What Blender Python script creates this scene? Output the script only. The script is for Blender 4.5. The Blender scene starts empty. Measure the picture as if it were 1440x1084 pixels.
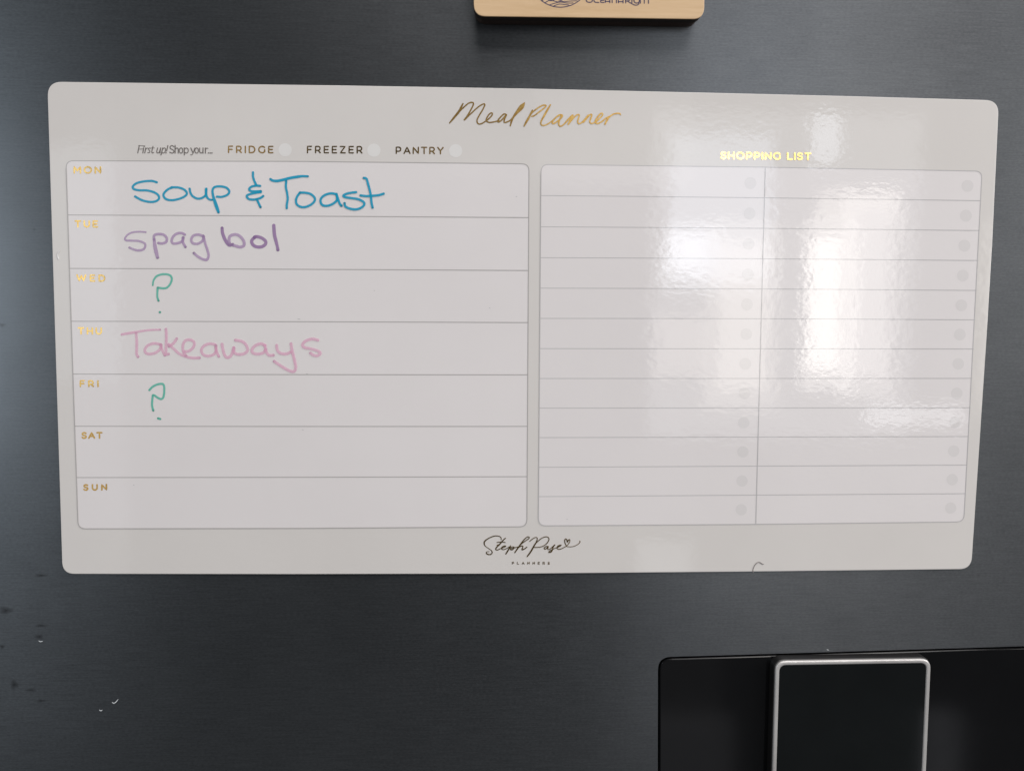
import bpy, bmesh, math, random
from mathutils import Vector, Matrix
random.seed(7)

# ------------------------------------------------------------ camera, world, lamps
SC = bpy.context.scene
COL = SC.collection
FPX, CX, CY = 1100.6575, 720.0, 542.0
A = Matrix(((0.99912, -0.04180, 0.00536), (0.00218, -0.0759, -0.99711), (0.0421, 0.99624, -0.07575)))
R0, R1, R2 = A[0].copy(), A[1].copy(), A[2].copy()
R2.normalize(); R0 = (R0 - R2*R0.dot(R2)).normalized(); R1 = R2.cross(R0)
CAM = Vector((-0.0237, -0.3531, 0.0047))
cd = bpy.data.cameras.new('camera'); cam = bpy.data.objects.new('camera', cd); COL.objects.link(cam)
m = Matrix((R0, -R1, -R2)).transposed().to_4x4(); m.translation = CAM
cam.matrix_world = m
cd.sensor_width = 36.0; cd.lens = FPX/1440*36.0; cd.clip_start = .005; cd.clip_end = 60
SC.camera = cam

w = bpy.data.worlds.new('World'); SC.world = w; w.use_nodes = True
bg = w.node_tree.nodes['Background']; bg.inputs[0].default_value = (.9, .95, 1.0, 1); bg.inputs[1].default_value = .055

SC.view_settings.view_transform = 'Standard'; SC.view_settings.look = 'None'
SC.view_settings.exposure = 0; SC.view_settings.gamma = 1

def lamp(name, loc, sx, sz, L, colr, aim=None, spread=math.pi):
    """rectangular lamp; L = radiance seen when looking at it"""
    ld = bpy.data.lights.new(name, 'AREA'); ld.shape = 'RECTANGLE'; ld.size = sx; ld.size_y = sz
    ld.energy = L*math.pi*sx*sz; ld.color = colr; ld.spread = spread
    o = bpy.data.objects.new(name, ld); COL.objects.link(o); o.location = loc
    d = (Vector(aim) - Vector(loc)) if aim else Vector((0, 1, 0))
    o.rotation_euler = d.to_track_quat('-Z', 'Z').to_euler()
    return o
SKYC = (.86, .91, 1.0); WARM = (1.0, .93, .85)
# window panes and curtains of the kitchen behind the camera, plus added fill lamps
lamp('window_sky_pane', (.885, -2.60, .449), .37, .53, 2.4, (.80, .87, 1.0))
lamp('window_sky_pane_edge', (.885, -2.605, .44), .45, .62, .9, (.80, .87, 1.0))
lamp('window_lit_corner', (.765, -2.62, .285), .13, .14, 3.4, (.92, .95, 1.0))
lamp('window_lit_glow', (.78, -2.625, .275), .23, .24, 2.6, (.92, .95, 1.0))
lamp('window_curtain_strip', (.985, -2.61, .05), .19, .56, 2.3, WARM)
lamp('window_curtain_fold', (.98, -2.615, .05), .29, .72, 1.9, WARM)
lamp('window_left_curtain', (.745, -2.61, -.07), .20, .23, 1.8, (1.0, .90, .82))
lamp('window_bright_strip', (1.305, -2.63, .10), .12, .52, 5.6, (1.0, .94, .88))
lamp('window_bright_glow', (1.325, -2.635, .09), .21, .66, 3.6, (1.0, .95, .90))
lamp('window_side_curtain', (1.48, -2.64, .14), .15, .66, 1.9, (1.0, .94, .91))
lamp('window_side_fold', (1.49, -2.645, .13), .23, .80, 2.2, (1.0, .94, .91))
lamp('window_upper_right', (1.42, -2.64, .47), .30, .12, 3.5, WARM)
lamp('window_top_pane', (1.30, -2.65, .72), .11, .18, 4.0, SKYC)
lamp('window_surround', (1.17, -2.70, .20), 1.05, 1.26, 1.2, (.95, .96, 1.0))
lamp('window_sill', (1.70, -2.66, -.34), .40, .07, 3.2, (.97, .98, 1.0))
lamp('floor_gleam', (.70, -2.62, -.95), .22, .26, 1.2, (.93, .97, 1.0))
lamp('pale_wall_patch', (.50, -2.72, .95), .62, .80, .62, (1.0, .97, .92))
lamp('title_fill', (-.02, -2.72, .84), .42, .55, .17, (1.0, .95, .9))  # added weak lamp that lifts the gold of the title
lamp('upper_left_fill', (-1.02, -2.72, .62), .45, .40, .25, (1.0, .95, .9))  # added faint lamp to brighten the FRIDGE lettering and upper left door
lamp('right_edge_fill', (2.10, -2.60, .05), .35, .75, 1.9, (1.0, .95, .90))  # added lamp brightening the door along its right edge
lamp('doorway_left', (-1.60, -2.60, .22), .50, .86, 1.2, (.85, .93, 1.0))
lamp('left_edge_fill', (-2.06, -2.58, .22), .40, .85, 13.0, (.82, .92, 1.0))  # added strong lamp to brighten the door's left edge
lamp('doorway_left_floor', (-2.0, -2.62, -.60), 1.3, .75, .5, (.95, .96, 1.0))
# added overhead fill lamp: broad soft light from above, slightly right
lamp('overhead_fill', (.55, -1.15, 2.10), 2.3, 1.7, 3.75, (1.0, .965, .945), aim=(0, 0, 0))
lamp('right_key_fill', (2.3, -1.15, .70), 1.4, 1.6, 6.4, (1.0, .985, .98), aim=(0, 0, 0))  # added key lamp lighting the board from the right
lamp('left_side_fill', (-2.6, -1.2, .5), 1.2, 1.4, .9, (.95, .97, 1.0), aim=(0, 0, 0))  # added soft fill lamp from the left
lamp('glass_fill_low', (.78, -2.60, -1.74), .42, .45, .2, (.95, .95, 1.0))  # added dim lamp for a faint low reflection in the black glass
lamp('glass_fill_right', (1.83, -2.60, -1.74), .17, .45, .38, (.92, .93, 1.0))  # another added dim lamp, reflected further right in the glass
lamp('glass_fill_dim', (.77, -2.63, -1.40), .36, .40, .06, (1.0, .97, .98))  # very weak added lamp lifting the tone of the glass panel

# ------------------------------------------------------------ helpers
def un(px, py, h=0.0):
    """photo pixel -> point on the plane h metres in front of the door"""
    d = R0*((px-CX)/FPX) + R1*((py-CY)/FPX) + R2
    return CAM + d*((-h-CAM.y)/d.y)
PXM = .000321
def mesh_obj(name, verts, faces, mat, parent=None, smooth=False, attrs=None):
    me = bpy.data.meshes.new(name); me.from_pydata([tuple(v) for v in verts], [], faces)
    if attrs:
        for k, vals in attrs.items():
            a = me.attributes.new(k, 'FLOAT', 'POINT'); a.data.foreach_set('value', vals)
    me.materials.append(mat)
    if smooth: me.polygons.foreach_set('use_smooth', [True]*len(me.polygons))
    me.update()
    o = bpy.data.objects.new(name, me); COL.objects.link(o)
    if parent: o.parent = parent; o.matrix_parent_inverse = Matrix.Identity(4)
    return o
def thing(name, label, cat, group=None):
    o = bpy.data.objects.new(name, None); COL.objects.link(o); o.empty_display_size = .02
    o['label'] = label; o['category'] = cat
    if group: o['group'] = group
    return o
def catmull(pts, step=1.2, closed=False):
    n = len(pts); out = []
    if n == 2:
        k = max(2, int(math.dist(pts[0][:2], pts[1][:2])/step))
        return [tuple(a+(b-a)*i/k for a, b in zip(*pts)) for i in range(k+1)]
    for i in range(n if closed else n-1):
        if closed: p0, p1, p2, p3 = pts[i-1], pts[i], pts[(i+1) % n], pts[(i+2) % n]
        else: p0, p1, p2, p3 = pts[max(i-1, 0)], pts[i], pts[i+1], pts[min(i+2, n-1)]
        k = max(2, int(math.dist(p1[:2], p2[:2])/step))
        for j in range(k):
            t = j/k
            out.append(tuple(.5*((2*b)+(-a+c)*t+(2*a-5*b+4*c-d)*t*t+(-a+3*b-3*c+d)*t**3) for a, b, c, d in zip(p0, p1, p2, p3)))
    if not closed: out.append(tuple(pts[-1]))
    return out
class Strokes:
    """flat ribbons of ink laid on a plane; carries 'ink' (edge softness) and 'pool' (end darkness)"""
    def __init__(s, h): s.h = h; s.v = []; s.f = []; s.ink = []; s.pool = []; s.k = 0
    def add(s, pts, width, taper=(0, 0), straight=False, pool=(0, 0), soft=True, step=1.0, square=False):
        """pts: (x, y[, w]) in photo pixels"""
        P = [(p[0], p[1], p[2] if len(p) > 2 else width) for p in pts]
        if straight:
            Q = []
            for a, b in zip(P, P[1:]): Q += catmull([a, b], 2.0)[:-1]
            P = Q+[P[-1]]
        else: P = catmull(P, step)
        # extend with round ends
        if not square:
            for end in (0, -1):
                a = P[end]; b = P[1 if end == 0 else -2]
                dx, dy = a[0]-b[0], a[1]-b[1]; L = math.hypot(dx, dy) or 1; r = a[2]/2
                caps = [(a[0]+dx/L*r*q, a[1]+dy/L*r*q, a[2]*math.sqrt(max(1-q*q, .02))) for q in (.5, .85, .99)]
                P = (caps[::-1]+P) if end == 0 else (P+caps)
        # arclength
        S = [0]
        for a, b in zip(P, P[1:]): S.append(S[-1]+math.hypot(b[0]-a[0], b[1]-a[1]))
        T = S[-1] or 1
        cols = (-1, -.72, 0, .72, 1) if soft else (-1, 0, 1)
        inks = (0.0, .95, .82, .95, 0.0) if soft else (1, 1, 1)
        base = len(s.v); n = len(P); nc = len(cols)
        for i in range(n):
            a = P[max(i-1, 0)]; b = P[min(i+1, n-1)]
            dx, dy = b[0]-a[0], b[1]-a[1]; L = math.hypot(dx, dy) or 1
            nx, ny = -dy/L, dx/L; wd = P[i][2]/2
            if taper[0]: wd *= min(1, (.25+S[i]/taper[0]))
            if taper[1]: wd *= min(1, (.25+(T-S[i])/taper[1]))
            if soft: wd *= 1.17
            pl = 0
            if pool[0]: pl = max(pl, pool[0]*math.exp(-(S[i]/2.6)**2))
            if pool[1]: pl = max(pl, pool[1]*math.exp(-((T-S[i])/2.6)**2))
            s.k += 1
            hh = s.h + s.k*1.5e-8*8
            for c, q in zip(cols, inks):
                s.v.append(un(P[i][0]+nx*c*wd, P[i][1]+ny*c*wd, hh)); s.ink.append(q); s.pool.append(pl)
            if i:
                for j in range(nc-1):
                    o = base+i*nc+j; s.f.append((o-nc, o-nc+1, o+1, o))
    def dot(s, x, y, r, pool=0):
        s.add([(x-r*.1, y), (x+r*.1, y)], 2*r, pool=(pool, pool))
    def build(s, name, mat, parent, label=None):
        o = mesh_obj(name, s.v, s.f, mat, parent, attrs={'ink': s.ink, 'pool': s.pool})
        if label: o['label'] = label
        return o
def zo(ox, oy, sc):
    return lambda L: [((p[0]/sc+ox), (p[1]/sc+oy)) + ((p[2]/sc,) if len(p) > 2 else ()) for p in L]

def slab(name, outline, h0, h1, mat, parent, bevel=.0003, seg=2):
    """solid between planes h0 and h1 (metres in front of the door); outline = world (x, z) list"""
    n = len(outline); cx = sum(p[0] for p in outline)/n; cz = sum(p[1] for p in outline)/n
    # inward normals
    nor = []
    for i in range(n):
        a = outline[i-1]; b = outline[(i+1) % n]; dx, dz = b[0]-a[0], b[1]-a[1]; L = math.hypot(dx, dz) or 1
        nx, nz = -dz/L, dx/L
        if (cx-outline[i][0])*nx+(cz-outline[i][1])*nz < 0: nx, nz = -nx, -nz
        nor.append((nx, nz))
    rings = [(0, h0), (0, h1-bevel)]
    for k in range(1, seg+1):
        t = k/seg*math.pi/2; rings.append((bevel*(1-math.cos(t)), h1-bevel+bevel*math.sin(t)))
    v = []; f = []
    for ins, h in rings:
        for (x, z), (nx, nz) in zip(outline, nor): v.append((x+nx*ins, -h, z+nz*ins))
    for r in range(len(rings)-1):
        for i in range(n):
            j = (i+1) % n; f.append((r*n+i, r*n+j, (r+1)*n+j, (r+1)*n+i))
    f.append(tuple(range((len(rings)-1)*n, len(rings)*n)))
    f.append(tuple(range(n))[::-1])
    o = mesh_obj(name, v, f, mat, parent)
    bm = bmesh.new(); bm.from_mesh(o.data); bmesh.ops.recalc_face_normals(bm, faces=bm.faces); bm.to_mesh(o.data); bm.free()
    return o
def round_poly(corners, r, seg=8, bow=None):
    """corners in order; rounded; list of (x, y)"""
    out = []; n = len(corners)
    for i in range(n):
        p = Vector(corners[i]).to_2d(); a = Vector(corners[i-1]).to_2d(); b = Vector(corners[(i+1) % n]).to_2d()
        ra = r[i] if isinstance(r, (list, tuple)) else r
        da = (a-p).normalized(); db = (b-p).normalized()
        s = p+da*ra; e = p+db*ra
        for k in range(seg+1):
            t = k/seg
            q = s*(1-t)**2+p*2*t*(1-t)*(1.0)+e*t*t
            # quadratic is slightly tight; blend towards the arc
            out.append((q.x, q.y))
        if bow and bow.get(i):
            for t, d in bow[i]:
                nxt = b; q = p+(nxt-p)*t; nn = Vector(((nxt-p).y, -(nxt-p).x)).normalized()
                out.append((q.x+nn.x*d, q.y+nn.y*d))
    return out
def px2w(poly, h=0): return [(un(x, y, h).x, un(x, y, h).z) for x, y in poly]
def sheet(name, poly_px, h, mat, parent):
    v = [un(x, y, h) for x, y in poly_px]
    c = Vector((0, 0, 0))
    for p in v: c += p
    c /= len(v); n = len(v)
    return mesh_obj(name, v+[c], [(i, (i+1) % n, n) for i in range(n)], mat, parent)

# ------------------------------------------------------------ materials
def new_mat(name):
    mt = bpy.data.materials.new(name); mt.use_nodes = True; nt = mt.node_tree
    return mt, nt, nt.nodes['Principled BSDF']
def N(nt, t, **kw):
    n = nt.nodes.new(t)
    for k, v in kw.items(): setattr(n, k, v)
    return n
def coords(nt, scale=(1, 1, 1), loc=(0, 0, 0), rot=(0, 0, 0)):
    tc = N(nt, 'ShaderNodeTexCoord'); mp = N(nt, 'ShaderNodeMapping')
    mp.inputs['Scale'].default_value = scale; mp.inputs['Location'].default_value = loc; mp.inputs['Rotation'].default_value = rot
    nt.links.new(tc.outputs['Object'], mp.inputs['Vector']); return mp.outputs[0]
def noise(nt, vec, scale, detail=3, rough=.5):
    n = N(nt, 'ShaderNodeTexNoise'); n.inputs['Scale'].default_value = scale; n.inputs['Detail'].default_value = detail
    n.inputs['Roughness'].default_value = rough; nt.links.new(vec, n.inputs['Vector']); return n.outputs['Fac']
def ramp(nt, fac, a, b, ca, cb):
    r = N(nt, 'ShaderNodeValToRGB'); r.color_ramp.elements[0].position = a; r.color_ramp.elements[1].position = b
    r.color_ramp.elements[0].color = ca; r.color_ramp.elements[1].color = cb; nt.links.new(fac, r.inputs[0]); return r.outputs[0]
def math_(nt, op, a, b):
    n = N(nt, 'ShaderNodeMath', operation=op)
    for i, x in enumerate((a, b)):
        if isinstance(x, (int, float)): n.inputs[i].default_value = x
        else: nt.links.new(x, n.inputs[i])
    return n.outputs[0]
def gloss_bump(nt, strength=1.0):
    """orange-peel of the laminated gloss film"""
    v = coords(nt)
    a = noise(nt, coords(nt, (1, 1, 1.5)), 330, 1.6, .5); b = noise(nt, v, 120, 2, .5); c = noise(nt, v, 9, 1, .5)
    h = math_(nt, 'ADD', math_(nt, 'MULTIPLY', a, .000021*strength), math_(nt, 'ADD', math_(nt, 'MULTIPLY', b, .000022*strength), math_(nt, 'MULTIPLY', c, .00015*strength)))
    bp = N(nt, 'ShaderNodeBump'); bp.inputs['Strength'].default_value = 1; bp.inputs['Distance'].default_value = 1.0
    nt.links.new(h, bp.inputs['Height']); return bp.outputs[0]
def film(name, colr, rough=.050, var=.012):
    mt, nt, b = new_mat(name)
    v = coords(nt)
    n = noise(nt, v, 14, 4, .6)
    lo = tuple(max(c-var, 0) for c in colr)+(1,); hi = tuple(c+var for c in colr)+(1,)
    nt.links.new(ramp(nt, n, .3, .7, lo, hi), b.inputs['Base Color'])
    # finger smears vary the gloss a little
    n2 = noise(nt, coords(nt, (1, 1, 2.2), rot=(0, .4, 0)), 18, 4, .6)
    r = N(nt, 'ShaderNodeMapRange'); r.inputs[1].default_value = .35; r.inputs[2].default_value = .75
    r.inputs[3].default_value = rough*.85; r.inputs[4].default_value = rough*1.45
    nt.links.new(n2, r.inputs[0]); nt.links.new(r.outputs[0], b.inputs['Roughness'])
    nt.links.new(gloss_bump(nt), b.inputs['Normal']); b.inputs['IOR'].default_value = 1.5
    return mt
M_MARGIN = film('board_margin', (.665, .634, .608))
M_CELL = film('board_cell', (.742, .705, .700))
M_DOT = film('checkbox_grey', (.685, .655, .648))
M_PALE = film('tick_circle_pale', (.730, .712, .695))
M_LINE = film('printed_line', (.42, .40, .39))
M_LINE2 = film('printed_line_soft', (.50, .485, .485))
M_TEXT = film('printed_text_grey', (.17, .15, .14))
M_EDGE, nt, b = new_mat('board_cut_edge')
b.inputs['Base Color'].default_value = (.72, .70, .68, 1); b.inputs['Roughness'].default_value = .5

M_GOLD, nt, b = new_mat('gold_foil')
v = coords(nt)
nt.links.new(ramp(nt, noise(nt, v, 900, 2), .35, .65, (.84, .50, .15, 1), (1.0, .68, .24, 1)), b.inputs['Base Color'])
b.inputs['Metallic'].default_value = 1; b.inputs['Roughness'].default_value = .13
hh = math_(nt, 'ADD', math_(nt, 'MULTIPLY', noise(nt, v, 500, 2), .00002), math_(nt, 'MULTIPLY', noise(nt, v, 120, 2), .00007))
bp = N(nt, 'ShaderNodeBump'); bp.inputs['Distance'].default_value = 1; nt.links.new(hh, bp.inputs['Height']); nt.links.new(bp.outputs[0], b.inputs['Normal'])

def ink_mat(name, colr, dark, dens, streak=.25):
    mt, nt, b = new_mat(name)
    at = N(nt, 'ShaderNodeAttribute', attribute_name='ink'); ap = N(nt, 'ShaderNodeAttribute', attribute_name='pool')
    v = coords(nt); n = noise(nt, v, 480, 3, .6); n2 = noise(nt, v, 90, 2, .5)
    mx = N(nt, 'ShaderNodeMix', data_type='RGBA'); mx.inputs[6].default_value = colr+(1,); mx.inputs[7].default_value = dark+(1,)
    nt.links.new(ap.outputs['Fac'], mx.inputs[0]); nt.links.new(mx.outputs[2], b.inputs['Base Color'])
    var = math_(nt, 'ADD', 1-streak, math_(nt, 'MULTIPLY', math_(nt, 'ADD', n, n2), streak))
    d = math_(nt, 'MULTIPLY', math_(nt, 'MULTIPLY', at.outputs['Fac'], dens), var)
    d = math_(nt, 'ADD', d, math_(nt, 'MULTIPLY', ap.outputs['Fac'], .35)); d = math_(nt, 'MULTIPLY', d, math_(nt, 'MINIMUM', math_(nt, 'MULTIPLY', at.outputs['Fac'], 3), 1))
    d = math_(nt, 'MINIMUM', d, 1.0)
    nt.links.new(d, b.inputs['Alpha']); b.inputs['Roughness'].default_value = .22
    nt.links.new(gloss_bump(nt), b.inputs['Normal'])
    return mt
M_BLUE = ink_mat('blue_marker_ink', (.008, .345, .54), (.015, .09, .15), .98, .15)
M_PURPLE = ink_mat('purple_marker_ink', (.46, .31, .53), (.12, .07, .15), .66, .35)
M_PURPLE_D = ink_mat('purple_marker_ink_wet', (.35, .21, .42), (.11, .06, .15), .80, .2)
M_PINK = ink_mat('pink_marker_ink', (.86, .46, .64), (.45, .26, .36), .57, .35)
M_GREEN = ink_mat('green_marker_ink', (.12, .54, .42), (.05, .17, .12), .82, .25)
M_NAVY = ink_mat('navy_printed_ink', (.055, .05, .14), (.05, .05, .14), .85, .15)

# brushed dark steel door
M_STEEL, nt, b = new_mat('brushed_dark_steel')
vb = coords(nt, (40, 1, 900)); g1 = noise(nt, vb, 1.6, 4, .65)
vg = coords(nt, (380, 1, 900)); g2 = noise(nt, vg, 1.7, 3, .6)
vl = coords(nt); g3 = noise(nt, vl, 16, 4, .6)
mix = math_(nt, 'ADD', math_(nt, 'MULTIPLY', g1, .45), math_(nt, 'MULTIPLY', g2, .55))
c1 = ramp(nt, mix, .34, .66, (.088, .094, .101, 1), (.124, .132, .141, 1))
c3 = ramp(nt, g3, .3, .7, (.90, .90, .90, 1), (1.06, 1.06, 1.06, 1))
mm = N(nt, 'ShaderNodeMix', data_type='RGBA', blend_type='MULTIPLY'); mm.inputs[0].default_value = 1
nt.links.new(c1, mm.inputs[6]); nt.links.new(c3, mm.inputs[7]); nt.links.new(mm.outputs[2], b.inputs['Base Color'])
b.inputs['Metallic'].default_value = .84
rr = N(nt, 'ShaderNodeMapRange'); rr.inputs[1].default_value = .3; rr.inputs[2].default_value = .7; rr.inputs[3].default_value = .29; rr.inputs[4].default_value = .38
nt.links.new(mix, rr.inputs[0]); nt.links.new(rr.outputs[0], b.inputs['Roughness'])
b.inputs['Anisotropic'].default_value = .75
tv = N(nt, 'ShaderNodeCombineXYZ'); tv.inputs[2].default_value = 1; nt.links.new(tv.outputs[0], b.inputs['Tangent'])
bp = N(nt, 'ShaderNodeBump'); bp.inputs['Distance'].default_value = 1; bp.inputs['Strength'].default_value = 1
nt.links.new(math_(nt, 'MULTIPLY', mix, .000012), bp.inputs['Height']); nt.links.new(bp.outputs[0], b.inputs['Normal'])

def plain(name, c, rough, metal=0, coat=0, bump=0, bs=300):
    mt, nt, b = new_mat(name); v = coords(nt); n = noise(nt, v, 40, 4, .6)
    nt.links.new(ramp(nt, n, .3, .7, tuple(x*.9 for x in c)+(1,), tuple(x*1.1 for x in c)+(1,)), b.inputs['Base Color'])
    b.inputs['Metallic'].default_value = metal
    r = N(nt, 'ShaderNodeMapRange'); r.inputs[1].default_value = .3; r.inputs[2].default_value = .7; r.inputs[3].default_value = rough*.85; r.inputs[4].default_value = rough*1.2
    nt.links.new(noise(nt, v, 25, 5, .65), r.inputs[0]); nt.links.new(r.outputs[0], b.inputs['Roughness'])
    if bump:
        bp = N(nt, 'ShaderNodeBump'); bp.inputs['Distance'].default_value = 1
        nt.links.new(math_(nt, 'MULTIPLY', noise(nt, v, bs, 3), bump), bp.inputs['Height']); nt.links.new(bp.outputs[0], b.inputs['Normal'])
    return mt
M_GLASS = plain('black_gloss_glass', (.0045, .0045, .005), .09)
M_SCREEN = plain('black_screen_glass', (.0065, .0075, .0078), .06)
M_GROOVE = plain('black_gasket', (.006, .006, .006), .7)
M_BODY = plain('black_plastic_side', (.016, .015, .015), .35)
M_RIM = plain('satin_pale_metal', (.62, .60, .585), .36, .5)
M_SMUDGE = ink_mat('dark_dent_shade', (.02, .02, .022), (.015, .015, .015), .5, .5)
M_BARE = plain('bare_scratch', (.75, .78, .80), .3, 0)
M_HAIR = plain('grey_fibre', (.26, .23, .22), .6)
M_WHITEF = plain('white_fibre', (.88, .88, .88), .4)

# pale veneer with faint grain, and its burnt edge
M_WOOD, nt, b = new_mat('pale_wood_veneer')
vw = coords(nt, (1, 1, 14)); n1 = noise(nt, vw, 22, 6, .62); n2 = noise(nt, coords(nt, (30, 1, 260)), 4, 3, .6)
f_ = math_(nt, 'ADD', math_(nt, 'MULTIPLY', n1, .7), math_(nt, 'MULTIPLY', n2, .3))
nt.links.new(ramp(nt, f_, .34, .66, (.60, .405, .222, 1), (.69, .485, .29, 1)), b.inputs['Base Color']); b.inputs['Roughness'].default_value = .42
bp = N(nt, 'ShaderNodeBump'); bp.inputs['Distance'].default_value = 1
nt.links.new(math_(nt, 'MULTIPLY', f_, .00006), bp.inputs['Height']); nt.links.new(bp.outputs[0], b.inputs['Normal'])
M_BURNT = plain('laser_burnt_edge', (.022, .013, .010), .75, bump=.0002, bs=700)
M_BURNT2 = plain('brown_backing_edge', (.060, .036, .027), .75, bump=.0002, bs=700)

# ------------------------------------------------------------ refrigerator
fridge = thing('refrigerator', 'dark brushed steel refrigerator door with a black glass panel, behind the white planner board', 'refrigerator')
X0, X1, Z0, Z1 = -.42, .30, -.42, .36
gx, gz = un(925.3, 990).x, un(1150, 916).z
th = math.radians(1.03)
def rotp(x, z, ox=un(925.3, 923).x, oz=un(938, 923.5).z): return (ox+x*math.cos(th)-z*math.sin(th), oz+x*math.sin(th)+z*math.cos(th))
def panel_poly(g, W=.215, Hh=.23, r=.0062):
    cs = [rotp(g, -g), rotp(W-g, -g), rotp(W-g, -Hh+g), rotp(g, -Hh+g)]
    return round_poly(cs, r-g*.6, 8)
hole = panel_poly(0)
outer = [(X0, Z1), (X1, Z1), (X1, Z0), (X0, Z0)]
bm = bmesh.new()
def ring(pts, y): return [bm.verts.new((x, y, z)) for x, z in pts]
ro = ring(outer, 0); rh = ring(hole, 0); rb = ring(hole, .004)
e = [bm.edges.new((ro[i], ro[(i+1) % 4])) for i in range(4)]
n = len(rh); e += [bm.edges.new((rh[i], rh[(i+1) % n])) for i in range(n)]
bmesh.ops.triangle_fill(bm, edges=e, use_beauty=True, use_dissolve=False)
for i in range(n):
    j = (i+1) % n; bm.faces.new((rh[i], rb[i], rb[j], rh[j]))
back = ring(outer, .03)
for i in range(4):
    j = (i+1) % 4; bm.faces.new((ro[i], ro[j], back[j], back[i]))
bm.faces.new(back)
bmesh.ops.recalc_face_normals(bm, faces=bm.faces)
for f in bm.faces:
    if abs(f.normal.y) > .9 and all(abs(v.co.y) < 1e-6 for v in f.verts) and f.normal.y > 0: f.normal_flip()
me = bpy.data.meshes.new('door_panel'); bm.to_mesh(me); bm.free(); me.materials.append(M_STEEL)
door = bpy.data.objects.new('door_panel', me); COL.objects.link(door); door.parent = fridge
slab('gasket', panel_poly(-.0005), -.0060, -.0042, M_GROOVE, fridge, bevel=.0001)
glass = slab('dispenser_panel', panel_poly(.0008), -.0042, .0002, M_GLASS, fridge, bevel=.0006, seg=4)
glass['label'] = 'black gloss glass panel set into the door'
# control panel proud of the glass
HB = .0062
def box_poly(g):
    c = [(1091.0-.2, 929.5), (1309.5, 926.3), (1302.0, 1130), (1087.2, 1130)]
    ws = [un(x, y, HB) for x, y in c]
    W = [(p.x, p.z) for p in ws]
    W[2] = (W[1][0]+.0003, W[1][1]-.125); W[3] = (W[0][0]+.0003, W[0][1]-.125)
    cx = sum(p[0] for p in W)/4; cz = sum(p[1] for p in W)/4
    W = [(x+(g if x < cx else -g), z+(g if z < cz else -g)) for x, z in W]
    return W
cp = slab('control_panel', round_poly(box_poly(-.0004), .0052, 10), .0003, HB-.0010, M_BODY, fridge, bevel=.0006, seg=3)
cp['label'] = 'raised control panel with pale metal rim'
o_out = round_poly(box_poly(0), .0050, 10); o_in = round_poly(box_poly(.0020), .0032, 10)
v = []; f = []; n = len(o_out)
prof = [(0, HB-.0010), (.0, HB-.0003), (.12, HB-.00005), (.3, HB), (.75, HB), (.93, HB-.0001), (1, HB-.0006)]
for t, h in prof:
    for a, c in zip(o_out, o_in): v.append((a[0]+(c[0]-a[0])*t, -h, a[1]+(c[1]-a[1])*t))
for r in range(len(prof)-1):
    for i in range(n):
        j = (i+1) % n; f.append((r*n+i, (r+1)*n+i, (r+1)*n+j, r*n+j))
rim = mesh_obj('rim', v, f, M_RIM, cp, smooth=True)
slab('screen', o_in, HB-.0009, HB-.00035, M_SCREEN, cp, bevel=.0001)
# dents, smudges and scratches of the door
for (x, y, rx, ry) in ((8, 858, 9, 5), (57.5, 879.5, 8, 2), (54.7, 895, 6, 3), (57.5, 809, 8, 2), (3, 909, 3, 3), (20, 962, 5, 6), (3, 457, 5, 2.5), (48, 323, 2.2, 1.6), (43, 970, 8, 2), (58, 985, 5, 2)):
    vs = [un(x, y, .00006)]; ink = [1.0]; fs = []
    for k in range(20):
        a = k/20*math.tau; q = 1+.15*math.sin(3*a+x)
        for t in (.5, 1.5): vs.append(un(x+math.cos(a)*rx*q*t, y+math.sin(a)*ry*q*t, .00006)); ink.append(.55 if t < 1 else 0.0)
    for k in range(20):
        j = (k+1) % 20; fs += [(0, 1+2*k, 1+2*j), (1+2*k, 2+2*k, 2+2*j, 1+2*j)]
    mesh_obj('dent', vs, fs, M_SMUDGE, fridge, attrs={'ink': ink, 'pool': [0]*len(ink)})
for pts in ([(54.5, 900.6), (57, 901.8), (60, 901)], [(139.8, 997.6), (141.6, 999), (143.8, 997.8)], [(157.5, 987), (160.3, 988.3), (163, 986.6), (166, 983)], [(1163, 913), (1165.5, 913.6)]):
    s = Strokes(.00010); s.add(pts, .95, taper=(1.5, 2.5), soft=False, step=.8); s.build('scratch', M_BARE, fridge)

# ------------------------------------------------------------ meal planner board
board = thing('planner_board', 'wide white meal planner board with gold title and coloured marker writing on the door', 'planner board')
HT = .0011
cor = [(66.3, 115), (1405.2, 141.3), (1366, 800), (87.7, 806.8)]
poly = round_poly(cor, [21, 20, 17, 17], 9, bow={0: [(.15, 1.2), (.3, 2.6), (.5, 3.4), (.7, 2.6), (.85, 1.6)], 1: [(.3, 2.2), (.5, 2.2), (.75, 1.0)], 2: [(.25, 1.8), (.5, 3.0), (.75, 2.0)]})
sl = slab('backing_sheet', px2w(poly, HT), .00008, HT, M_MARGIN, board, bevel=.00022, seg=3)
sl.data.materials.append(M_EDGE)
for p in sl.data.polygons:
    if abs(p.normal.y) < .8: p.material_index = 1
H1, H2, H3 = HT+.00003, HT+.00005, HT+.00008
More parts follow.
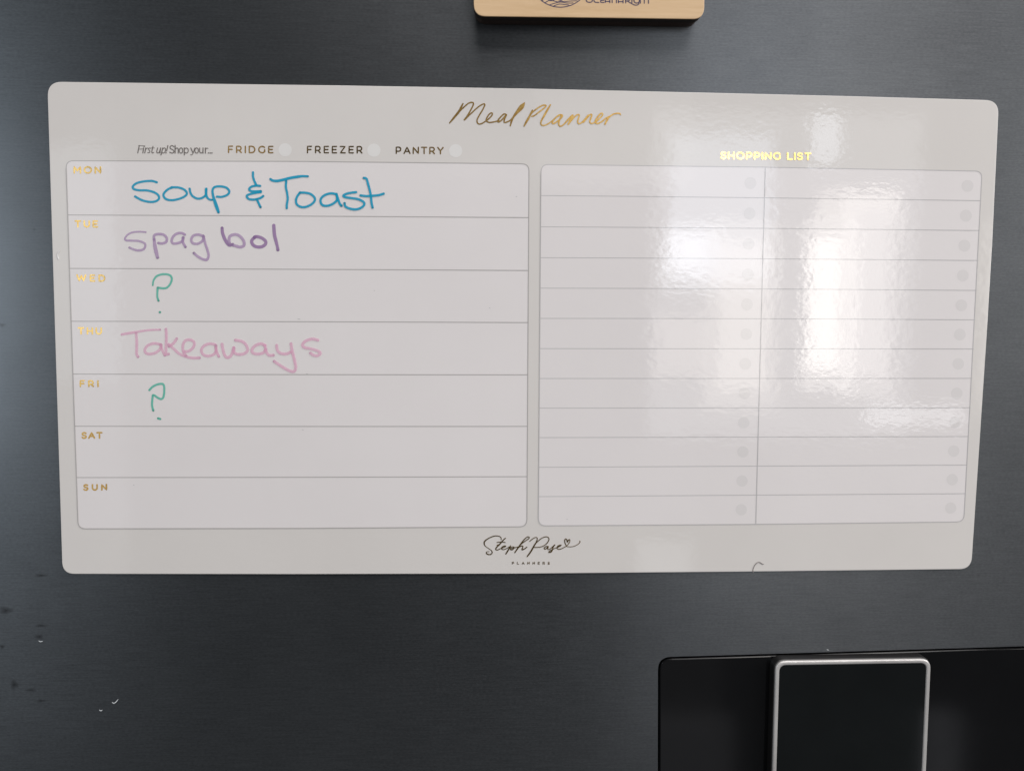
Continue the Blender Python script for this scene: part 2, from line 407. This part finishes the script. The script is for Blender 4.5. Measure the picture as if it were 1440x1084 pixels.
# weekly table
Ly = [226.3, 302.5, 377.6, 451.8, 525.9, 599.2, 671.3, 743.2]; Lx = [93, 94.6, 97, 99.5, 102, 105, 107.2, 109.9]
Ry = [230.6, 306.2, 380.5, 453.6, 527, 599.4, 670, 740.3]; Rx = [744, 743.7, 743.2, 742.8, 742.3, 742, 741.4, 741]
def quadline(a, b, bow, n=8): return [(a[0]+(b[0]-a[0])*i/n, a[1]+(b[1]-a[1])*i/n - bow*4*(i/n)*(1-i/n)) for i in range(n+1)]
def closed_line(poly, wd, h, name, mat, parent):
    s = Strokes(h); P = poly+[poly[0]]
    s.add(P, wd, straight=True, soft=False, square=True); return s.build(name, mat, parent)
tl = round_poly([(Lx[0]-.3, Ly[0]), (Rx[0], Ry[0]), (Rx[-1], Ry[-1]), (Lx[-1], Ly[-1])], 10.5, 6, bow={0: [(.5, 1.2)], 2: [(.5, .8)], 3: [(.5, .2)]})
wk = sheet('weekly_table', tl, H1, M_CELL, board)
closed_line(tl, 1.15, H2, 'outline', M_LINE, wk)
for i in range(1, 7):
    s = Strokes(H2); s.add(quadline((Lx[i], Ly[i]), (Rx[i], Ry[i]), .3 if i < 4 else -.2), 1.15, straight=True, soft=False, square=True); s.build('row_line', M_LINE, wk)
# shopping table
ly = [231.5, 275.2, 319.1, 362.5, 405.3, 447.8, 490.2, 532.2, 573.8, 615.2, 656.9, 698.1, 739]
ry = [240.8, 282.4, 324.3, 366.4, 408.4, 449.7, 490.6, 531.9, 573.2, 613.6, 653.6, 693.8, 733.3]
rx = [1381.2, 1379.5, 1377.7, 1375.8, 1373.4, 1371.5, 1369.3, 1367.2, 1365, 1362.6, 1360.3, 1357.9, 1355.7]
lx = [761-3.8*i/12 for i in range(13)]
tr = round_poly([(lx[0], ly[0]), (rx[0], ry[0]), (rx[-1], ry[-1]), (lx[-1], ly[-1])], 10.5, 6, bow={0: [(.5, .9)], 2: [(.5, .7)]})
sh = sheet('shopping_table', tr, H1, M_CELL, board)
closed_line(tr, 1.05, H2, 'outline', M_LINE2, sh)
for i in range(1, 12):
    s = Strokes(H2); s.add(quadline((lx[i], ly[i]), (rx[i], ry[i]), .5 if i < 6 else 0), 1.0, straight=True, soft=False, square=True); s.build('row_line', M_LINE2, sh)
s = Strokes(H3); s.add([(1076.3, 236), (1063, 736)], 1.2, straight=True, soft=False, square=True); s.build('column_line', M_LINE2, sh)
def disc(name, x, y, r, mat, parent, h):
    return sheet(name, [(x+r*math.cos(k/28*math.tau), y+r*math.sin(k/28*math.tau)) for k in range(28)], h, mat, parent)
for i in range(12):
    for x0, x1, u in ((1055.3, 1042.4, .475), (1360.6, 1337, .968)):
        t = (i+.5)/12; x = x0+(x1-x0)*(t-.04)/.917
        y = (ly[i]+ly[i+1])/2*(1-u)+(ry[i]+ry[i+1])/2*u
        disc('checkbox', x, y+.3, 8.4-.5*t, M_DOT, sh, H2)
for x, y in ((401, 211), (525.8, 211.6), (640.8, 212.3)): disc('tick_circle', x, y, 9.3, M_PALE, board, H1)

# caps alphabet: strokes in a box of height 1 (y down), widths
def arc(cx, cy, rx_, ry_, a0, a1, n=14): return [(cx+rx_*math.cos(math.radians(a0+(a1-a0)*i/n)), cy+ry_*math.sin(math.radians(a0+(a1-a0)*i/n))) for i in range(n+1)]
CAPS = {
 'F': (.62, [[(0, 1), (0, 0), (.6, 0)], [(0, .5), (.52, .5)]]),
 'R': (.72, [[(0, 1), (0, 0), (.35, 0)]+arc(.38, .31, .29, .31, -80, 80)+[(.35, .62), (0, .62)], [(.38, .62), (.7, 1)]]),
 'I': (.0, [[(0, 0), (0, 1)]]),
 'D': (.84, [[(0, 0), (.32, 0)]+arc(.34, .5, .49, .5, -85, 85)+[(.32, 1), (0, 1), (0, 0)]]),
 'G': (.9, [arc(.5, .5, .5, .5, -42, -318, 22), [(.88, .83), (.88, .52)]]),
 'E': (.62, [[(.62, 0), (0, 0), (0, 1), (.62, 1)], [(0, .49), (.54, .49)]]),
 'Z': (.72, [[(0, 0), (.7, 0), (0, 1), (.72, 1)]]),
 'P': (.7, [[(0, 1), (0, 0), (.35, 0)]+arc(.37, .33, .31, .33, -80, 80)+[(.35, .66), (0, .66)]]),
 'A': (.9, [[(0, 1), (.45, 0), (.9, 1)], [(.16, .67), (.74, .67)]]),
 'N': (.78, [[(0, 1), (0, 0), (.78, 1), (.78, 0)]]),
 'T': (.76, [[(0, 0), (.76, 0)], [(.38, 0), (.38, 1)]]),
 'Y': (.8, [[(0, 0), (.4, .55), (.8, 0)], [(.4, .55), (.4, 1)]]),
 'M': (.92, [[(0, 1), (0, 0), (.46, .68), (.92, 0), (.92, 1)]]),
 'O': (1.0, [arc(.5, .5, .5, .5, 0, 360, 26)]),
 'U': (.76, [[(0, 0), (0, .58)]+arc(.38, .6, .38, .4, 175, 5)+[(.76, .58), (.76, 0)]]),
 'W': (1.3, [[(0, 0), (.33, 1), (.65, .05), (.97, 1), (1.3, 0)]]),
 'H': (.76, [[(0, 0), (0, 1)], [(.76, 0), (.76, 1)], [(0, .5), (.76, .5)]]),
 'S': (.64, [[(.6, .12), (.45, .01), (.28, -.01), (.09, .08), (.03, .24), (.12, .40), (.32, .49), (.54, .58), (.63, .75), (.55, .91), (.34, 1.01), (.13, .97), (0, .85)]]),
 'L': (.6, [[(0, 0), (0, 1), (.6, 1)]]),
 'C': (.86, [arc(.5, .5, .5, .5, -42, -318, 22)]),
 ' ': (.25, []),
}
def caps(txt, a, b, hgt, wd, h, gap=None, slant=(0, 0)):
    """a, b: baseline ends in px; letters spread to fill; slant = lean of the verticals in px per px height"""
    s = Strokes(h); KW = .88; W = [CAPS[c][0]*hgt*KW for c in txt]; tot = b[0]-a[0]-wd
    gap = (tot-sum(W))/(len(txt)-1); x = wd/2
    for c, wl in zip(txt, W):
        for st in CAPS[c][1]:
            P = []
            for u, v_ in st:
                X = a[0]+x+u*hgt*KW; t = (X-a[0])/(b[0]-a[0]); yb = a[1]+(b[1]-a[1])*t
                P.append((X+slant[0]*(1-v_)*hgt, yb-wd/2-(1-v_)*(hgt-wd)))
            if c in 'SO' : s.add(P, wd, soft=False, step=.8)
            else: s.add(P, wd, straight=True, soft=False)
        x += wl+gap
    return s
for txt, a, b, hg in (('FRIDGE', (320.6, 215.6), (384.6, 215.9), 10.6), ('FREEZER', (431.6, 215.9), (510, 216.2), 10.7), ('PANTRY', (556.4, 216.8), (624, 217.3), 10.5)):
    caps(txt, a, b, hg, 1.75, H3).build('option_lettering', M_GOLD, board)
caps('SHOPPING LIST', (1013, 224.3), (1141, 225.8), 11.0, 2.4, H3).build('list_heading', M_GOLD, board, )
for txt, a, b, hg in (('MON', (103.3, 244.4), (142.6, 244.8), 10.8), ('TUE', (105, 320.2), (138, 320.4), 10.4), ('WED', (107.4, 396), (148.4, 396.6), 10.4),
                      ('THU', (109.4, 470.4), (143.6, 470.8), 10.4), ('FRI', (112, 544.2), (139, 544.4), 10), ('SAT', (114.6, 617), (144.4, 616.8), 9.8), ('SUN', (117, 690), (151, 689.6), 9.6)):
    caps(txt, a, b, hg, 2.3, H3, slant=(-.02, 0)).build('day_name', M_GOLD, board)
caps('PLANNERS', (719.9, 793.3), (773.2, 793.6), 3.9, .85, H3).build('maker_lettering', M_GOLD, board)

# "First up! Shop your..."
z = zo(185, 200, 12); s = Strokes(H3)
for P, w_ in (([(130, 60), (105, 185)], 1.35), ([(118, 60), (225, 66)], .8), ([(118, 122), (190, 116)], .8), ([(205, 100), (190, 185)], 1.3), ([(240, 100), (223, 185)], 1.3), ([(235, 130), (262, 102), (282, 107)], .9),
              ([(322, 105), (295, 103), (288, 125), (308, 150), (302, 178), (272, 180)], 1.1), ([(362, 72), (342, 165), (352, 185), (372, 176)], 1.2), ([(333, 100), (385, 100)], .8),
              ([(440, 100), (425, 160), (436, 185), (468, 170), (490, 100)], 1.2), ([(492, 100), (478, 185)], 1.3), ([(527, 100), (497, 216)], 1.4), ([(520, 125), (552, 100), (575, 120), (560, 172), (530, 186), (512, 170)], 1.1),
              ([(612, 60), (592, 150)], 1.3), ([(715, 80), (685, 60), (652, 76), (656, 108), (702, 135), (716, 162), (690, 187), (645, 172)], 1.25),
              ([(735, 55), (735, 187)], 1.35), ([(738, 120), (762, 101), (786, 115), (788, 187)], 1.2), ([(890, 100), (890, 218)], 1.35), ([(893, 120), (922, 100), (955, 122), (952, 168), (922, 187), (893, 168)], 1.1),
              ([(1000, 100), (1038, 185)], 1.3), ([(1066, 100), (1038, 190), (1012, 217), (996, 212)], .9), ([(1150, 100), (1150, 160), (1168, 186), (1202, 168)], 1.2), ([(1206, 100), (1206, 187)], 1.35),
              ([(1246, 100), (1246, 187)], 1.35), ([(1248, 125), (1266, 103), (1290, 108)], 1.0)):
    s.add(z(P), w_, soft=False, step=.7)
for cx_ in (835, 1098): s.add(z(arc(cx_, 143, 30, 44, 0, 360, 16)), 1.15, soft=False, step=.7)
for x, y in ((214, 74), (582, 182), (1297, 184), (1327, 184), (1357, 184)): s.dot(*z([(x, y)])[0], .8)
s.build('prompt_lettering', M_TEXT, board)

# gold script title
s = Strokes(H3); z = zo(625, 135, 11.077)
s.add(z([(290, 120, 16), (260, 180, 26), (230, 240, 30), (150, 340, 28), (80, 425, 16)]), 2)
s.add(z([(170, 315), (230, 250), (300, 180), (380, 115), (440, 105), (450, 140), (400, 240), (350, 330, 26), (310, 375, 22)]), 1.65)
s.add(z([(310, 375), (400, 290), (520, 180), (600, 130), (630, 135), (600, 210), (540, 310), (508, 380), (520, 430), (560, 440), (620, 410), (700, 350), (745, 295), (738, 265), (700, 285), (660, 345), (655, 390), (700, 415), (780, 405), (850, 385)]), 1.6)
s.add(z([(965, 300), (935, 282), (890, 315), (830, 390), (850, 410), (900, 370), (968, 292), (938, 360), (930, 410), (970, 410), (1040, 370), (1130, 270, 26), (1215, 180, 34), (1248, 108, 14)]), 1.65)
s.add(z([(1245, 112, 16), (1190, 165, 34), (1130, 250, 32), (1075, 330, 26), (1045, 400, 24), (1025, 470, 14)]), 2)
s.add(z([(1372, 222, 16), (1320, 330, 28), (1280, 400, 28), (1240, 475, 16)]), 2)
s.add([(748, 164), (751.4, 163), (757.2, 158.5), (764.4, 153), (768, 149), (763.5, 148.3), (757.2, 151.7), (750, 157.1), (746.5, 161)], 1.65)
z = zo(750, 135, 11.077)
s.add(z([(268, 138, 16), (220, 220, 26), (170, 310, 26), (122, 400, 20), (125, 452, 18), (175, 460, 17), (240, 430, 17), (320, 370, 18), (390, 305, 18), (440, 295, 18), (455, 315, 18), (420, 360, 20), (345, 420, 20), (300, 432, 20), (310, 385, 20), (375, 320, 20), (440, 300, 20),
       (405, 385, 22), (398, 450, 20), (430, 475, 18), (480, 440, 18), (540, 375, 24), (590, 325, 26), (618, 300, 22), (590, 360, 28), (545, 445, 22)]), 2)
s.add(z([(548, 435, 24), (600, 375, 22), (660, 310, 18), (708, 292, 18), (712, 325, 18), (692, 400, 20), (710, 435, 18), (750, 420, 18), (800, 375, 24), (860, 300, 24), (830, 345, 28), (778, 412, 22)]), 2)
s.add(z([(780, 410, 24), (830, 350, 22), (885, 292, 18), (912, 295, 18), (896, 350, 20), (880, 405, 18), (910, 432, 17), (980, 400, 18), (1045, 340, 18), (1083, 288, 18), (1055, 272, 18), (1000, 335, 22), (965, 405, 22), (1000, 432, 20), (1070, 400, 18), (1130, 350, 18), (1190, 318, 18)]), 2)
s.add(z([(1178, 325, 20), (1145, 385, 26), (1115, 447, 18)]), 2); s.add(z([(1140, 385), (1180, 335), (1240, 290), (1305, 273), (1350, 278), (1362, 300)]), 1.7, taper=(0, 4))
s.build('title_lettering', M_GOLD, board)
# gold signature
s = Strokes(H3); z = zo(675, 745, 18)
s.add(z([(538, 245), (530, 190), (490, 160), (420, 147, 22), (320, 165, 24), (210, 215, 24), (130, 275, 28), (105, 330, 30), (130, 400, 18), (210, 460, 15), (290, 520, 18), (310, 570, 24), (280, 612, 24), (220, 620, 26), (165, 592, 26), (172, 552, 18), (235, 545, 14)]), 1.1)
s.add(z([(645, 205, 22), (570, 275, 26), (490, 370, 28), (410, 450, 26), (402, 495, 24), (440, 505, 22), (520, 470, 18), (600, 440, 20), (655, 408, 22), (620, 400, 20), (560, 430, 22), (545, 470, 20), (580, 495, 20), (660, 475, 18), (740, 425, 18)]), 1.2)
s.add(z([(430, 315), (520, 302), (640, 315)]), 1.1); s.add(z([(430, 385), (490, 360)]), 1.0)
s.add(z([(775, 395, 20), (720, 500, 30), (655, 605, 26)]), 1.4)
s.add(z([(735, 480), (800, 430), (860, 430), (850, 475), (800, 505), (770, 485), (860, 450), (960, 432)]), 1.15)
s.add(z([(960, 435, 20), (1100, 310, 20), (1225, 225, 20), (1250, 185, 20), (1205, 172, 20), (1120, 240, 22), (1040, 345, 28), (960, 460, 28), (880, 570, 26)]), 1.2)
s.add(z([(950, 460), (1030, 410), (1088, 408), (1072, 460), (1065, 500, 30), (1120, 480), (1190, 430)]), 1.2)
s.add([(744.7, 761.1, .9), (749.4, 757.2, 1), (753.3, 755.3, 1), (755.6, 756.6, 1), (754.4, 761.7, 1.4), (751.1, 767.2, 1.7), (746.7, 775, 1.8), (741.4, 782.2, 1.5)], 1.2)
z = zo(745, 745, 18)
s.add(z([(130, 360), (200, 290), (300, 210), (400, 170), (465, 185), (487, 240), (440, 330), (350, 400), (240, 435), (110, 438)]), 1.05)
s.add(z([(460, 412, 20), (400, 420, 22), (365, 460, 22), (385, 485, 22), (430, 460, 20), (472, 410, 22), (455, 460, 24), (462, 490, 20), (505, 488, 18), (560, 440, 18), (640, 368, 20), (592, 430, 24), (578, 485, 28), (545, 550, 28), (495, 565, 26), (482, 550, 20), (540, 510, 18), (640, 460, 16), (700, 440, 20), (790, 392, 20), (785, 378, 20), (722, 398, 22), (690, 440, 20), (702, 478, 20), (760, 485, 18), (850, 450, 17), (935, 405, 16)]), 1.1)
s.add(z([(935, 408, 16), (893, 330, 20), (886, 255, 20), (910, 222, 20), (940, 250, 22), (952, 310, 26), (972, 262, 26), (1008, 240, 20), (1016, 285, 18), (982, 350, 16), (935, 412, 14), (990, 422, 14), (1080, 420, 15), (1180, 385, 14), (1250, 335, 14), (1276, 292, 16), (1258, 272, 12)]), .95)
s.build('maker_signature', M_GOLD, board)

# ------------------------------------------------------------ marker handwriting
HI = HT+.00012
def note(name, label, mat, groups, pool=(.55, .8)):
    s = Strokes(HI)
    for (ox, oy, sc, wd, lst) in groups:
        zz = zo(ox, oy, sc)
        for P in lst:
            dots = len(P) == 1
            if dots: s.dot(*zz(P)[0], wd*.55, pool=.5)
            else:
                k = (random.uniform(0, pool[0]), random.uniform(.2, pool[1])); s.add(zz(P), wd, pool=k, step=.8)
    return s.build(name, mat, board, label)
note('handwriting', 'Soup & Toast in blue marker', M_BLUE, [
 (180, 230, 9, 3.1, [
  [(365, 240), (300, 222), (200, 228), (110, 250), (62, 290), (75, 325), (150, 340), (240, 342), (330, 365), (385, 405), (390, 450), (340, 482), (260, 485), (170, 462), (90, 418)],
  [(560, 305), (510, 325), (460, 370), (450, 410), (480, 450), (550, 465), (640, 450), (720, 415), (745, 375), (710, 330), (640, 305), (550, 302)],
  [(780, 320), (790, 370), (820, 415), (880, 445), (940, 435), (985, 395), (990, 320)], [(990, 322, 34), (990, 400, 32), (1020, 450, 26), (1062, 462, 24)],
  [(1125, 420), (1190, 422), (1260, 395), (1282, 350), (1240, 305), (1160, 290), (1095, 300), (1070, 340), (1078, 410, 32), (1105, 500, 42), (1130, 570, 42), (1146, 618, 32)]]),
 (330, 230, 12, 3.2, [
  [(310, 150), (310, 220), (330, 290), (365, 365)], [(430, 380), (370, 375), (290, 390), (245, 430), (265, 462), (330, 472), (440, 468)], [(445, 482), (380, 492), (290, 510), (220, 532), (205, 560), (240, 600), (320, 610), (400, 595), (450, 575), (482, 550)], [(375, 610), (400, 660), (437, 738)],
  [(605, 265, 40), (640, 288, 42), (720, 295, 46), (820, 275, 46), (940, 245, 46), (1060, 225, 46), (1140, 215, 40), (1235, 218, 36)], [(870, 300), (865, 400), (885, 500), (895, 600), (880, 700), (880, 755)],
  [(1105, 490), (1060, 550), (1035, 620), (1050, 690), (1110, 730), (1190, 735), (1280, 700), (1345, 640), (1350, 580), (1290, 520), (1200, 495), (1105, 492)]]),
 (430, 230, 12, 3.3, [
  [(515, 518), (430, 505), (340, 525), (270, 575), (250, 640), (280, 700), (350, 715), (430, 695), (500, 650), (530, 600), (518, 520)], [(518, 515), (545, 600), (575, 680), (605, 715)],
  [(850, 485), (760, 495), (680, 515), (635, 545), (670, 570), (780, 585), (890, 605), (975, 650), (985, 700), (930, 750), (840, 775), (740, 760), (670, 725), (655, 670)],
  [(980, 245), (1025, 260), (1050, 340), (1080, 450), (1100, 560), (1110, 660), (1128, 745)], [(925, 540), (1020, 550), (1120, 545), (1230, 535), (1315, 510)]])])
note('handwriting', 'spag bol in purple marker', M_PURPLE, [
 (165, 305, 10.286, 3.7, [
  [(410, 222, 27), (320, 215, 27), (220, 225, 27), (150, 260, 26), (112, 310, 26), (125, 340, 30), (210, 345, 32), (310, 350, 32), (390, 380, 32), (405, 425, 32), (370, 475, 36), (290, 485, 36), (220, 465, 34), (175, 445, 32)],
  [(595, 380), (650, 385), (705, 365), (715, 310), (670, 260), (590, 250), (535, 270), (530, 330)], [(535, 330, 42), (540, 400, 52), (560, 500, 56), (582, 588, 46)],
  [(975, 258), (930, 235), (860, 245), (805, 290), (785, 350), (810, 385), (880, 380), (940, 350), (955, 300)], [(950, 300), (950, 370), (985, 435)],
  [(1240, 280), (1170, 258), (1100, 275), (1070, 330), (1090, 380), (1160, 390), (1230, 350), (1248, 290)], [(1245, 275), (1270, 380), (1300, 470), (1320, 560), (1295, 620), (1230, 610), (1160, 570), (1108, 525)]]),
 (290, 305, 12, 4.2, [[(455, 480), (510, 495), (570, 510), (630, 490), (640, 430), (600, 360), (540, 310), (470, 300), (400, 330), (385, 400), (398, 455)]])])
note('handwriting', 'darker purple strokes of bol', M_PURPLE_D, [
 (290, 305, 12, 4.5, [
  [(268, 190, 50), (275, 270, 54), (310, 370, 56), (360, 450, 58), (400, 480, 56), (450, 460, 40)],
  [(830, 338), (775, 390), (770, 440), (810, 490), (880, 510), (950, 500), (1000, 460), (1000, 410), (940, 360), (860, 335), (815, 345)],
  [(1140, 145, 56), (1145, 230, 58), (1155, 320, 58), (1180, 420, 56), (1200, 500, 50), (1210, 558, 52)]])])
note('handwriting', 'Takeaways in pink marker', M_PINK, [
 (165, 450, 9, 3.9, [
  [(55, 182, 30), (160, 165, 34), (280, 145, 30), (400, 128, 26), (540, 122, 26)], [(238, 168), (245, 260), (245, 360), (245, 430), (262, 465)],
  [(545, 310), (470, 295), (390, 320), (350, 370), (360, 415), (410, 430), (480, 415), (540, 370), (555, 315)], [(550, 310), (568, 380), (600, 445)],
  [(615, 115), (620, 200), (618, 300), (615, 400), (612, 435), (650, 430)], [(752, 235), (710, 295), (655, 332)], [(650, 308), (720, 370), (790, 430), (880, 465), (960, 480), (1040, 478)],
  [(850, 400), (910, 390), (965, 340), (970, 280), (920, 250), (860, 262), (830, 320), (835, 400), (868, 450)],
  [(1240, 312), (1170, 300), (1100, 325), (1065, 375), (1080, 430), (1140, 455), (1210, 440), (1245, 400), (1248, 325)], [(1245, 340), (1260, 410), (1285, 460)]]),
 (310, 450, 9, 4.1, [
  [(20, 305), (35, 390), (60, 455), (95, 475), (140, 440), (168, 350)], [(170, 350), (178, 415), (240, 435), (310, 420), (345, 375), (320, 310), (270, 270), (190, 255)],
  [(560, 322), (510, 300), (440, 325), (400, 375), (410, 415), (470, 430), (540, 415), (575, 370)], [(565, 320), (580, 400), (615, 445), (670, 445)],
  [(712, 320), (720, 380), (760, 420), (830, 428), (890, 405)], [(893, 300), (910, 400), (935, 500), (952, 600), (930, 650), (870, 640), (780, 590), (680, 522)],
  [(1235, 255), (1160, 240), (1080, 265), (1040, 310), (1060, 345), (1150, 365), (1230, 390), (1265, 420), (1230, 450), (1180, 445), (1140, 418)]])])
note('handwriting', 'upper green question mark', M_GREEN, [(190, 380, 15.49, 2.9, [
  [(385, 330, 34), (400, 230, 40), (460, 140), (560, 95), (680, 88), (770, 120), (800, 190), (770, 290), (700, 375), (620, 395), (500, 382)], [(490, 380), (485, 480), (485, 580), (510, 665)], [(540, 915)]])])
note('handwriting', 'lower green question mark', M_GREEN, [(190, 530, 15.49, 3.0, [
  [(310, 285), (380, 215), (480, 165), (590, 150), (630, 200), (635, 320), (615, 440), (570, 480), (500, 455), (420, 400), (388, 398)], [(385, 402), (375, 500), (370, 620), (395, 730)], [(500, 900), (548, 915)]])])
# tiny marks left on the film
for x, y, l in ((187.5, 681.5, 1.2), (725.5, 276.5, 1.6), (419, 448.5, 3), (425, 604, 1.5), (526, 408.5, 1), (431, 525.5, 1.5), (688, 433, 1.2), (797, 729.5, 1.0)):
    s = Strokes(H3); s.add([(x, y), (x+l, y+.4)], .8, soft=False); s.build('speck', M_LINE2, board)

# ------------------------------------------------------------ fibres caught on the board
def tube(pts, r, mat, name, label, cat):
    P = [Vector(p) for p in pts]; v = []; f = []; n = len(P); k = 7
    for i, p in enumerate(P):
        t = (P[min(i+1, n-1)]-P[max(i-1, 0)]).normalized(); a = t.cross(Vector((0, 1, 0))).normalized(); b_ = t.cross(a)
        rr_ = r*(1 if 0 < i < n-1 else .4)
        for j in range(k): v.append(p+a*math.cos(j/k*math.tau)*rr_+b_*math.sin(j/k*math.tau)*rr_)
        if i:
            for j in range(k): f.append(((i-1)*k+j, (i-1)*k+(j+1) % k, i*k+(j+1) % k, i*k+j))
    f += [tuple(range(k)), tuple(range((n-1)*k, n*k))[::-1]]
    o = mesh_obj(name, v, f, mat, smooth=True); o['label'] = label; o['category'] = cat; return o
pp = catmull(zo(1030, 770, 20.57)([(598, 725), (600, 620), (640, 520), (700, 445), (770, 410), (830, 440), (880, 470), (912, 465)]), 1)
tube([un(x, y, HT+.00016) for x, y in pp], .00016, M_HAIR, 'stray_hair', 'short curled grey hair hooked over the bottom edge of the planner board', 'hair')
pp = catmull([(83.9, 352.6), (81.6, 356), (81, 360), (82.3, 364.5)], 1)
tube([un(x, y, HT+.00016) for x, y in pp], .00014, M_WHITEF, 'lint_fibre', 'tiny curved white lint fibre on the left margin of the planner board', 'lint')

# ------------------------------------------------------------ wooden souvenir magnet at the top edge
mag = thing('wooden_magnet', 'pale wooden souvenir magnet with burnt edges and navy print, above the planner board', 'magnet')
HM = .0105
tlc = un(664.8, 0, HM); bl = un(666.3, 23, HM); br = un(990.2, 27.2, HM)
ux = (br-bl).normalized(); uz = Vector((-ux.z, 0, ux.x)); hgt = .0632
cs = [bl, br, br+uz*hgt, bl+uz*hgt]; cs = [(p.x, p.z) for p in cs]
def inset(c, g):
    cx = sum(p[0] for p in c)/4; cz = sum(p[1] for p in c)/4
    return [(x+(g if x < cx else -g), z_+(g if z_ < cz else -g)) for x, z_ in c]
face = slab('face_veneer', round_poly(cs, .0050, 8), HM-.0006, HM, M_WOOD, mag, bevel=.0002)
slab('front_layer', round_poly(inset(cs, .00008), .0050, 8), HM-.0046, HM-.0006, M_BURNT, mag, bevel=.00005)
bk = slab('back_layer', round_poly(inset(cs, .0005), .0050, 8), .0002, HM-.0047, M_BURNT2, mag, bevel=.0003)
bk['label'] = 'brown back layer'
s = Strokes(HM+.00004); c0 = (788, -31.2)
s.add(arc(c0[0], c0[1], 41.8, 41.8, 0, 360, 70), 1.35, step=1.2)
for P in ([(762, 1.6), (768, -1.5), (775, 1.5), (783, -1), (792, 2.5), (803, 1.8), (811.5, 1.5)], [(773, 7.2), (780, 5.0), (788, 3.4), (797, 4.6), (806, 4.6)], [(766, 4.6), (774, .6), (784, 3), (790, 1.2)], [(778, 9.2), (786, 6.2), (794, 6.8), (800, 7.4)],
          [(750, -14), (762, -19), (776, -12), (790, -19), (806, -12), (826, -18)], [(748, -24), (764, -30), (780, -22), (796, -30), (812, -24), (829, -29)]):
    s.add(P, 1.15)
s.build('round_emblem', M_NAVY, mag)
s = Strokes(HM+.00006); ob = (823.5, 3.6); oe = (913, 5.2)
def L(x, pts, st=False):
    s.add([(x+a, ob[1]+(x+a-ob[0])/(oe[0]-ob[0])*1.6+b) for a, b in pts], 1.5, straight=st, step=.8)
H_ = -13.5
for x, g in ((824.4, 'O'), (835.2, 'C'), (844.9, 'E'), (851.2, 'A'), (860.9, 'N'), (869.8, 'A'), (880, 'R'), (888.6, 'I'), (891.6, 'U'), (900.6, 'M')):
    if g == 'O': L(x, [(0, H_+3), (0, -3), (1.2, -.8), (3.6, 0), (5.8, 0), (8, -1), (8.6, -3), (8.6, H_+3), (7.4, H_+.8), (4.8, H_), (1.4, H_+.8), (0, H_+3)])
    if g == 'C': L(x, [(7, 0), (3, 0), (.6, -1.2), (0, -4), (0, H_+3.4), (1, H_+.8), (3, H_), (7, H_)])
    if g == 'E': L(x, [(4.4, 0), (0, 0), (0, H_), (4.4, H_)], True); L(x, [(0, -2.9), (4, -2.9)], True)
    if g == 'A': L(x, [(0, 0), (0, H_+3), (1, H_+.7), (3.2, H_), (5.4, H_+.7), (6.4, H_+3), (6.4, 0)]); L(x, [(0, -1.7), (6.4, -1.7)], True)
    if g == 'N': L(x, [(0, 0), (0, H_+2.5), (1, H_+.6), (3, H_), (5, H_+.7), (6, H_+3), (6, 0)])
    if g == 'R': L(x, [(0, 0), (0, H_), (4, H_), (5.8, H_+2.6), (5.6, -5), (4, -3.2), (0, -2.8)]); L(x, [(2.5, -2.8), (5, -1), (8.5, .8), (12.6, 2.6), (16.5, 2.5), (18.8, .3)])
    if g == 'I': L(x, [(0, -.4), (0, H_)], True)
    if g == 'U': L(x, [(0, H_), (0, -3.4), (1.2, -1), (4, -.2), (6.6, -1), (7.6, -3.4), (7.6, H_)])
    if g == 'M': L(x, [(0, 0), (0, H_+2), (1.6, H_), (3.2, H_+1), (5.4, H_+3), (5.5, 0)]); L(x, [(5.5, H_+3), (7, H_+.6), (9, H_), (11, H_+2), (11.4, 0)])
s.build('brand_lettering', M_NAVY, mag)
